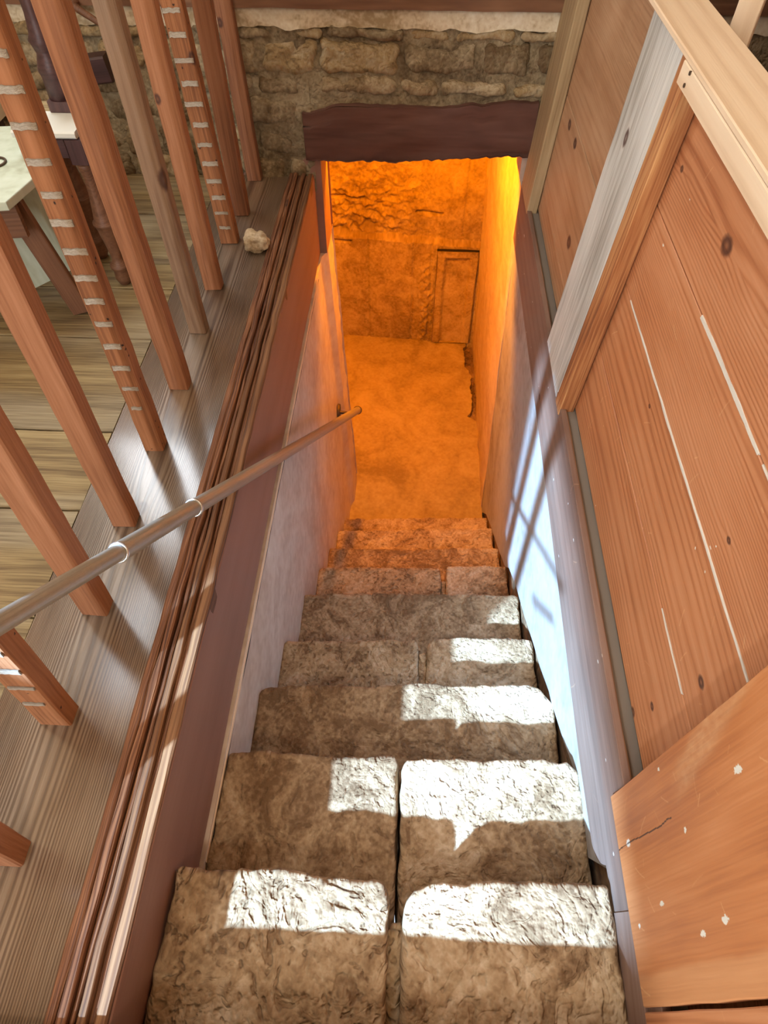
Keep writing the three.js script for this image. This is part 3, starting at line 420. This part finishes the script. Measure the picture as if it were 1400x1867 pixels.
// ------------------------------------------------------------------ wall studs (the bare frame of a removed lath wall)
{
  const S = [ // x of right front corner, z of front, lean per metre, material, words
    [-0.611, -2.612, -0.029, 'studBrown', 'brown wall stud standing hard against the stone wall, the farthest of the row'],
    [-0.615, -2.340, -0.013, 'studBrown', 'brown wall stud with one large dark knot, second from the stone wall'],
    [-0.618, -2.147, -0.047, 'studLath', 'wall stud striped with white plaster lath marks behind the loose pale stone'],
    [-0.620, -1.868, -0.016, 'studOrange', 'smooth orange-brown wall stud with a dark knot, just left of the far striped stud'],
    [-0.620, -1.638, -0.017, 'studGrey', 'greyish weathered wall stud with a pale waney edge, between two orange-brown studs'],
    [-0.614, -1.385, -0.019, 'studOrange', 'rough orange-brown wall stud between the greyish stud and the long striped stud'],
    [-0.625, -1.150, -0.004, 'studLath', 'orange wall stud with the longest ladder of white plaster lath marks and nail holes'],
    [-0.630, -0.904, 0.006, 'studOrange', 'broad rough-sawn orange wall stud whose foot shows above the metal handrail'],
    [-0.622, -0.667, 0.028, 'studOrange', 'rough wall stud with a pale split edge, its foot just below the metal handrail'],
    [-0.620, -0.430, 0.050, 'studLath', 'short visible foot of a wall stud with three white marks at the left picture edge'],
    [-0.620, -0.188, 0.060, 'studOrange', 'orange wall stud at the lower left, only the end of its foot in view'],
  ];
  S.forEach(([x, z, lean, mat, label], i) => {
    const w = [0.056, 0.056, 0.060, 0.056, 0.05, 0.056, 0.05, 0.054, 0.058, 0.060, 0.058][i], d = 0.042;
    const t = thing('wall_stud', label, 'wall stud', [x - w / 2, 0, z - d / 2], 'bare wall studs');
    board(t, 'timber', [x - w / 2, 0.0015, z], [x - w / 2 + lean * 2.55, 2.55, z], w, d, [0, 0, 1], M[mat], { seed: i + 100, c: 0.003, wob: 0.0016, n: 50 });
    if (mat === 'studLath') {
      const ys = i === 2 ? [0.062, 0.114, 0.166, 0.22, 0.275, 0.332, 0.39, 0.447, 0.502, 0.56, 0.622, 0.678, 0.73] : i === 6 ? [0.151, 0.213, 0.274, 0.334, 0.392, 0.448, 0.501, 0.558, 0.615, 0.667, 0.724, 0.782, 0.836, 0.886, 0.94] : [0.11, 0.179, 0.245, 0.31, 0.37];
      const R = rng(i + 3);
      ys.forEach((y, k) => {
        const ww = w * (0.72 + R() * 0.22) * (k === 0 ? 0.7 : 1), cx = x - w / 2 + lean * y + (R() - 0.5) * 0.006, hh = (0.011 + R() * 0.003) * (k < 2 ? 0.7 : 1);
        const g = new THREE.BoxGeometry(ww, hh, 0.003, 8, 2, 1), p = g.attributes.position;
        for (let q = 0; q < p.count; q++) { const X = p.getX(q), Y = p.getY(q); p.setXYZ(q, X + 0.002 * n3(Y * 300, k, i), Y + 0.003 * n3(X * 90, k * 3, i) + 0.002 * n3(X * 300, k, 5) + 0.03 * X, p.getZ(q) + 0.0008 * n3(X * 200, Y * 300, k)); }
        g.computeVertexNormals(); g.translate(cx, y, z + 0.0018); add(t, 'plaster_mark', g, M.mark);
      });
    }
  });
}
// ------------------------------------------------------------------ handrail
{
  const A = new THREE.Vector3(-0.42, 0.63, -0.318), B = new THREE.Vector3(-0.27, -1.223, -2.628), at = (t) => A.clone().lerp(B, t).toArray(), dir = B.clone().sub(A).normalize();
  const t = thing('handrail', 'slanting grey metal pipe handrail with bright couplings along the left of the stair', 'handrail', at(1));
  add(t, 'pipe', tube(at(-0.16), at(0.092), 0.0115, 0.0125, 24), M.pipe);
  add(t, 'pipe', tube(at(0.185), at(1.0), 0.0155, 0.0195, 24), M.pipe);
  add(t, 'coupling', tube(at(0.088), at(0.187), 0.0150, 0.0150, 24), M.pipe);
  for (const [q, r] of [[0.088, 0.0138], [0.187, 0.0158]]) {
    const g = new THREE.TorusGeometry(r, 0.0026, 10, 28); g.applyQuaternion(new THREE.Quaternion().setFromUnitVectors(new THREE.Vector3(0, 0, 1), dir)); g.translate(...at(q)); add(t, 'collar', g, M.chrome);
  }
  const sc = at(0.2); { const g = new THREE.SphereGeometry(0.004, 10, 8); g.translate(sc[0] + 0.002, sc[1] + 0.0135, sc[2] + 0.0085); add(t, 'set_screw', g, M.iron); }
  { const g = new THREE.TorusGeometry(0.0185, 0.005, 8, 24); g.applyQuaternion(new THREE.Quaternion().setFromUnitVectors(new THREE.Vector3(0, 0, 1), dir)); g.translate(...at(1)); const m = add(t, 'end_cap', g, M.iron); }
  { // wall bracket: round rose on the jamb and an arm curving under the pipe
    const wx = xL(-1.2) + 0.004, e = at(0.97), c = new THREE.CatmullRomCurve3([new THREE.Vector3(wx, -1.20, -2.585), new THREE.Vector3(wx + 0.04, -1.205, -2.585), new THREE.Vector3(e[0] - 0.02, e[1] - 0.03, e[2]), new THREE.Vector3(e[0], e[1] - 0.016, e[2])]);
    const br = add(t, 'bracket', mergeGeometries([new THREE.TubeGeometry(c, 20, 0.009, 10)]), M.iron);
    const g = new THREE.CylinderGeometry(0.042, 0.045, 0.01, 24); g.rotateZ(-Math.PI / 2); g.translate(wx + 0.003, -1.20, -2.585); add(t, 'bracket_rose', g, M.iron);
  }
  board(t, 'support_block', [-0.62, 0.735, 0.03], [-0.42, 0.735, 0.03], 0.02, 0.02, [0, 1, 0], M.iron);
}
// ------------------------------------------------------------------ loose stone and the furniture seen between the studs
{
  const t = thing('loose_stone', 'small pale angular stone lying on the floor beside the far striped stud', 'stone', [-0.545, 0, -2.115]);
  const sd = 3; add(t, 'stone_body', stoneGeo(-0.545, 0.030, -2.115, 0.078, 0.056, 0.066, { r: 0.02, amp: 0.014, f: 22, seed: 4, seg: 0.004, size: 1.0 }), new THREE.MeshStandardMaterial({ ...{ map: M.whitewash.map, bumpMap: M.whitewash.bumpMap, bumpScale: 0.004 }, roughness: 0.9, color: '#ffffff' }));
}
{ // small table with turned legs
  const px = -0.945, pz = -1.9, t = thing('washstand', 'small washstand with turned legs and a white top by the stone wall', 'table', [px - 0.06, 0, pz - 0.2]);
  const prof = [[0.001, 0.001], [0.018, 0.001], [0.026, 0.02], [0.024, 0.05], [0.03, 0.058], [0.03, 0.068], [0.02, 0.075], [0.016, 0.09], [0.022, 0.14], [0.030, 0.19], [0.032, 0.2], [0.036, 0.203], [0.036, 0.211], [0.03, 0.215], [0.026, 0.24], [0.018, 0.30], [0.017, 0.34], [0.022, 0.372], [0.024, 0.385], [0.001, 0.386]];
  for (const [x, z] of [[px, pz], [px - 0.125, pz], [px, pz - 0.15], [px - 0.125, pz - 0.15]]) {
    const g = lathe(prof, 24); g.translate(x, 0, z); add(t, 'leg', g, M.legWood);
    board(t, 'corner_block', [x, 0.386, z + 0.026], [x, 0.452, z + 0.026], 0.052, 0.052, [0, 0, 1], M.darkWood, { c: 0.004 });
  }
  board(t, 'apron', [px - 0.10, 0.425, pz + 0.018], [px - 0.03, 0.425, pz + 0.018], 0.05, 0.02, [0, 0, 1], M.darkWood); board(t, 'apron', [px + 0.018, 0.425, pz - 0.13], [px + 0.018, 0.425, pz - 0.03], 0.05, 0.02, [1, 0, 0], M.darkWood);
  board(t, 'top', [px - 0.165, 0.472, pz - 0.045], [px + 0.012, 0.472, pz - 0.045], 0.14, 0.018, [0, 1, 0], M.white, { c: 0.006 });
  board(t, 'back_board', [px - 0.165, 0.472, pz - 0.15], [px + 0.012, 0.472, pz - 0.15], 0.07, 0.018, [0, 1, 0], M.floor, { c: 0.004 });
}
{ // dark turned standard on the table
  const t = thing('turned_stand', 'dark turned wooden stand with ring mouldings on top of the washstand', 'stand', [-1.012, 0.472, -2.03]);
  board(t, 'foot', [-1.012, 0.473, -2.0], [-1.012, 0.50, -2.0], 0.066, 0.066, [0, 0, 1], M.darkWood, { c: 0.004 });
  const g = lathe([[0.001, 0], [0.034, 0], [0.034, 0.055], [0.038, 0.07], [0.034, 0.085], [0.026, 0.11], [0.030, 0.125], [0.036, 0.14], [0.028, 0.155], [0.022, 0.2], [0.024, 0.32], [0.03, 0.34], [0.022, 0.36], [0.018, 0.42], [0.001, 0.425]], 28); g.translate(-1.012, 0.50, -2.035); add(t, 'turned_column', g, M.darkWood);
}
{ const t = thing('wooden_block', 'dark wooden block fixed on the stone wall behind the greyish stud', 'block', [-1.135, 0.33, -2.63]); board(t, 'block_body', [-1.165, 0.375, -2.585], [-1.09, 0.385, -2.585], 0.082, 0.07, [0, 0, 1], M.darkWood, { c: 0.006 }); }
{ const t = thing('wooden_peg', 'short pale brown stick projecting from the top of the stone wall', 'peg', [-1.1, 0.53, -2.62]); add(t, 'stick', mergeGeometries([tube([-1.15, 0.565, -2.60], [-1.05, 0.50, -2.60], 0.012, 0.009, 12), tube([-1.15, 0.565, -2.66], [-1.15, 0.565, -2.60], 0.009, 0.011, 10)]), M.legWood); }
{ // pale green bench with splayed plank legs
  const t = thing('painted_bench', 'low bench with a pale green painted top and splayed brown plank legs behind the studs', 'bench', [-1.25, 0, -1.8]);
  const s = new THREE.Shape([[-1.052, -1.625], [-1.03, -1.755], [-1.215, -2.07], [-1.75, -2.0], [-1.75, -1.5]].map(([x, z]) => new THREE.Vector2(x, -z))); const g = new THREE.ExtrudeGeometry(s, { depth: 0.018, bevelEnabled: true, bevelSize: 0.003, bevelThickness: 0.003, bevelSegments: 2 }); g.rotateX(-Math.PI / 2); g.translate(0, 0.385, 0);
  { const p = g.attributes.position, uv = g.attributes.uv; for (let i = 0; i < p.count; i++) uv.setXY(i, p.getX(i) / 1.2, p.getZ(i) / 1.2); } add(t, 'top', g, M.painted);
  const rg = new THREE.TorusGeometry(0.03, 0.0035, 8, 28); rg.rotateX(Math.PI / 2); rg.translate(-1.165, 0.409, -1.83); add(t, 'ring_pull', rg, M.iron);
  board(t, 'apron', [-1.70, 0.335, -1.56], [-1.052, 0.335, -1.655], 0.09, 0.02, [0.1, 0, 1], M.legWood);
  board(t, 'leg', [-1.092, 0.38, -1.70], [-1.030, 0.002, -1.722], 0.058, 0.024, [0.2, 0.1, 1], M.legWood, { c: 0.003 });
  board(t, 'leg', [-1.215, 0.38, -2.0], [-1.190, 0.002, -2.06], 0.055, 0.024, [0.2, 0.1, 1], M.legWood, { c: 0.003 });
  board(t, 'end_panel', [-1.16, 0.37, -1.80], [-1.12, 0.06, -1.83], 0.16, 0.012, [0.6, 0, 0.8], M.painted, { c: 0.002 });
}
{ const t = thing('cream_box', 'plain cream box at the left picture edge behind the pale green bench', 'box', [-1.5, 0.0, -2.45]);
  board(t, 'box_body', [-1.66, 0.36, -2.36], [-1.45, 0.36, -2.36], 0.16, 0.14, [0, 0, 1], M.cream, { c: 0.006 }); board(t, 'lid', [-1.665, 0.45, -2.355], [-1.445, 0.45, -2.355], 0.02, 0.15, [0, 0, 1], M.cream, { c: 0.004 });
  board(t, 'stand', [-1.555, 0.002, -2.38], [-1.555, 0.278, -2.38], 0.16, 0.1, [0, 0, 1], M.darkWood); }
{ const t = thing('dark_bundle', 'dark navy cloth bundle with a white band on the floor under the bench', 'bundle', [-1.24, 0, -1.98]);
  add(t, 'cloth', stoneGeo(-1.26, 0.034, -1.985, 0.13, 0.066, 0.09, { r: 0.03, amp: 0.008, f: 20, seed: 6, seg: 0.008 }), M.navy);
  board(t, 'band', [-1.34, 0.078, -1.985], [-1.185, 0.074, -1.985], 0.05, 0.01, [0, 1, 0], M.white, { c: 0.004 }); }
{ // things beyond the partition
  const a = thing('pale_stud', 'pale sawn timber upright just behind the pine cap rail at the top of the picture', 'wall stud', [0.62, 0, -1.62]); board(a, 'timber', [0.62, 0.0, -1.60], [0.66, 2.55, -1.60], 0.045, 0.05, [-0.5, 0, 1], M.pine);
  const b = thing('pale_stud', 'pale sawn timber upright at the right picture edge behind the pine cap rail', 'wall stud', [0.75, 0, -1.2]); board(b, 'timber', [0.72, 0.0, -1.20], [0.76, 2.55, -1.20], 0.05, 0.05, [-0.5, 0, 1], M.pine);
  const c = thing('brown_post', 'rough brown post between the two pale uprights behind the pine cap rail', 'post', [0.8, 0, -1.6]); board(c, 'timber', [0.76, 0.0, -1.58], [0.80, 2.55, -1.58], 0.11, 0.09, [-0.5, 0, 1], M.studBrown, { c: 0.012, wob: 0.005 });
  const d = thing('grey_sheet', 'bluish grey sheet propped beside the rough brown post at the right picture edge', 'sheet', [0.95, 0, -1.45]); board(d, 'panel', [0.90, 0.0, -1.40], [0.98, 1.5, -1.5], 0.24, 0.012, [-0.7, 0, 0.7], new THREE.MeshStandardMaterial({ color: '#a6a8bc', roughness: 0.5 }));
  const e = struct('wall_beyond', 'dark board wall behind the partition'); for (let i = 0; i < 5; i++) board(e, 'plank', [1.25, 0.0, -2.5 + i * 0.3], [1.25, 2.55, -2.5 + i * 0.3], 0.29, 0.025, [-1, 0, 0], M.studBrown, { seed: i });
}
// ------------------------------------------------------------------ lamps
function globeLamp(name, label, pos, r, mat, color, intensity, hang) {
  const t = thing(name, label, 'lamp', pos);
  const g = new THREE.SphereGeometry(r, 24, 16); g.translate(...pos); add(t, 'bulb', g, mat);
  add(t, 'stem', tube([pos[0], pos[1] + r, pos[2]], [pos[0], hang, pos[2]], 0.012, 0.012, 12), M.iron);
  const l = new THREE.PointLight(color, intensity, 0, 2); l.position.set(...pos); l.castShadow = true; l.shadow.radius = r * 50; scene.add(l);
}
globeLamp('ceiling_lamp', 'round warm white globe lamp hanging behind the camera', [0.15, 2.35, 0.95], 0.14, M.glow, new THREE.Color().setRGB(1, 0.84, 0.66), LAMP_ROOM, 3.1);
globeLamp('ceiling_lamp', 'round warm white globe lamp hanging in the left room', [-1.2, 2.25, -0.9], 0.14, M.glow, new THREE.Color().setRGB(1, 0.86, 0.68), LAMP_LEFT, 3.1);
globeLamp('cellar_lamp', 'amber bulb hanging inside the cellar out of sight above the doorway', [-0.28, 0.28, -3.10], 0.045, M.glowAmber, new THREE.Color().setRGB(1, 0.29, 0.0), LAMP_CELLAR, 0.9);

scene.traverse((o) => { if (o.isMesh) { o.castShadow = true; o.receiveShadow = true; } });
renderer.render(scene, camera);
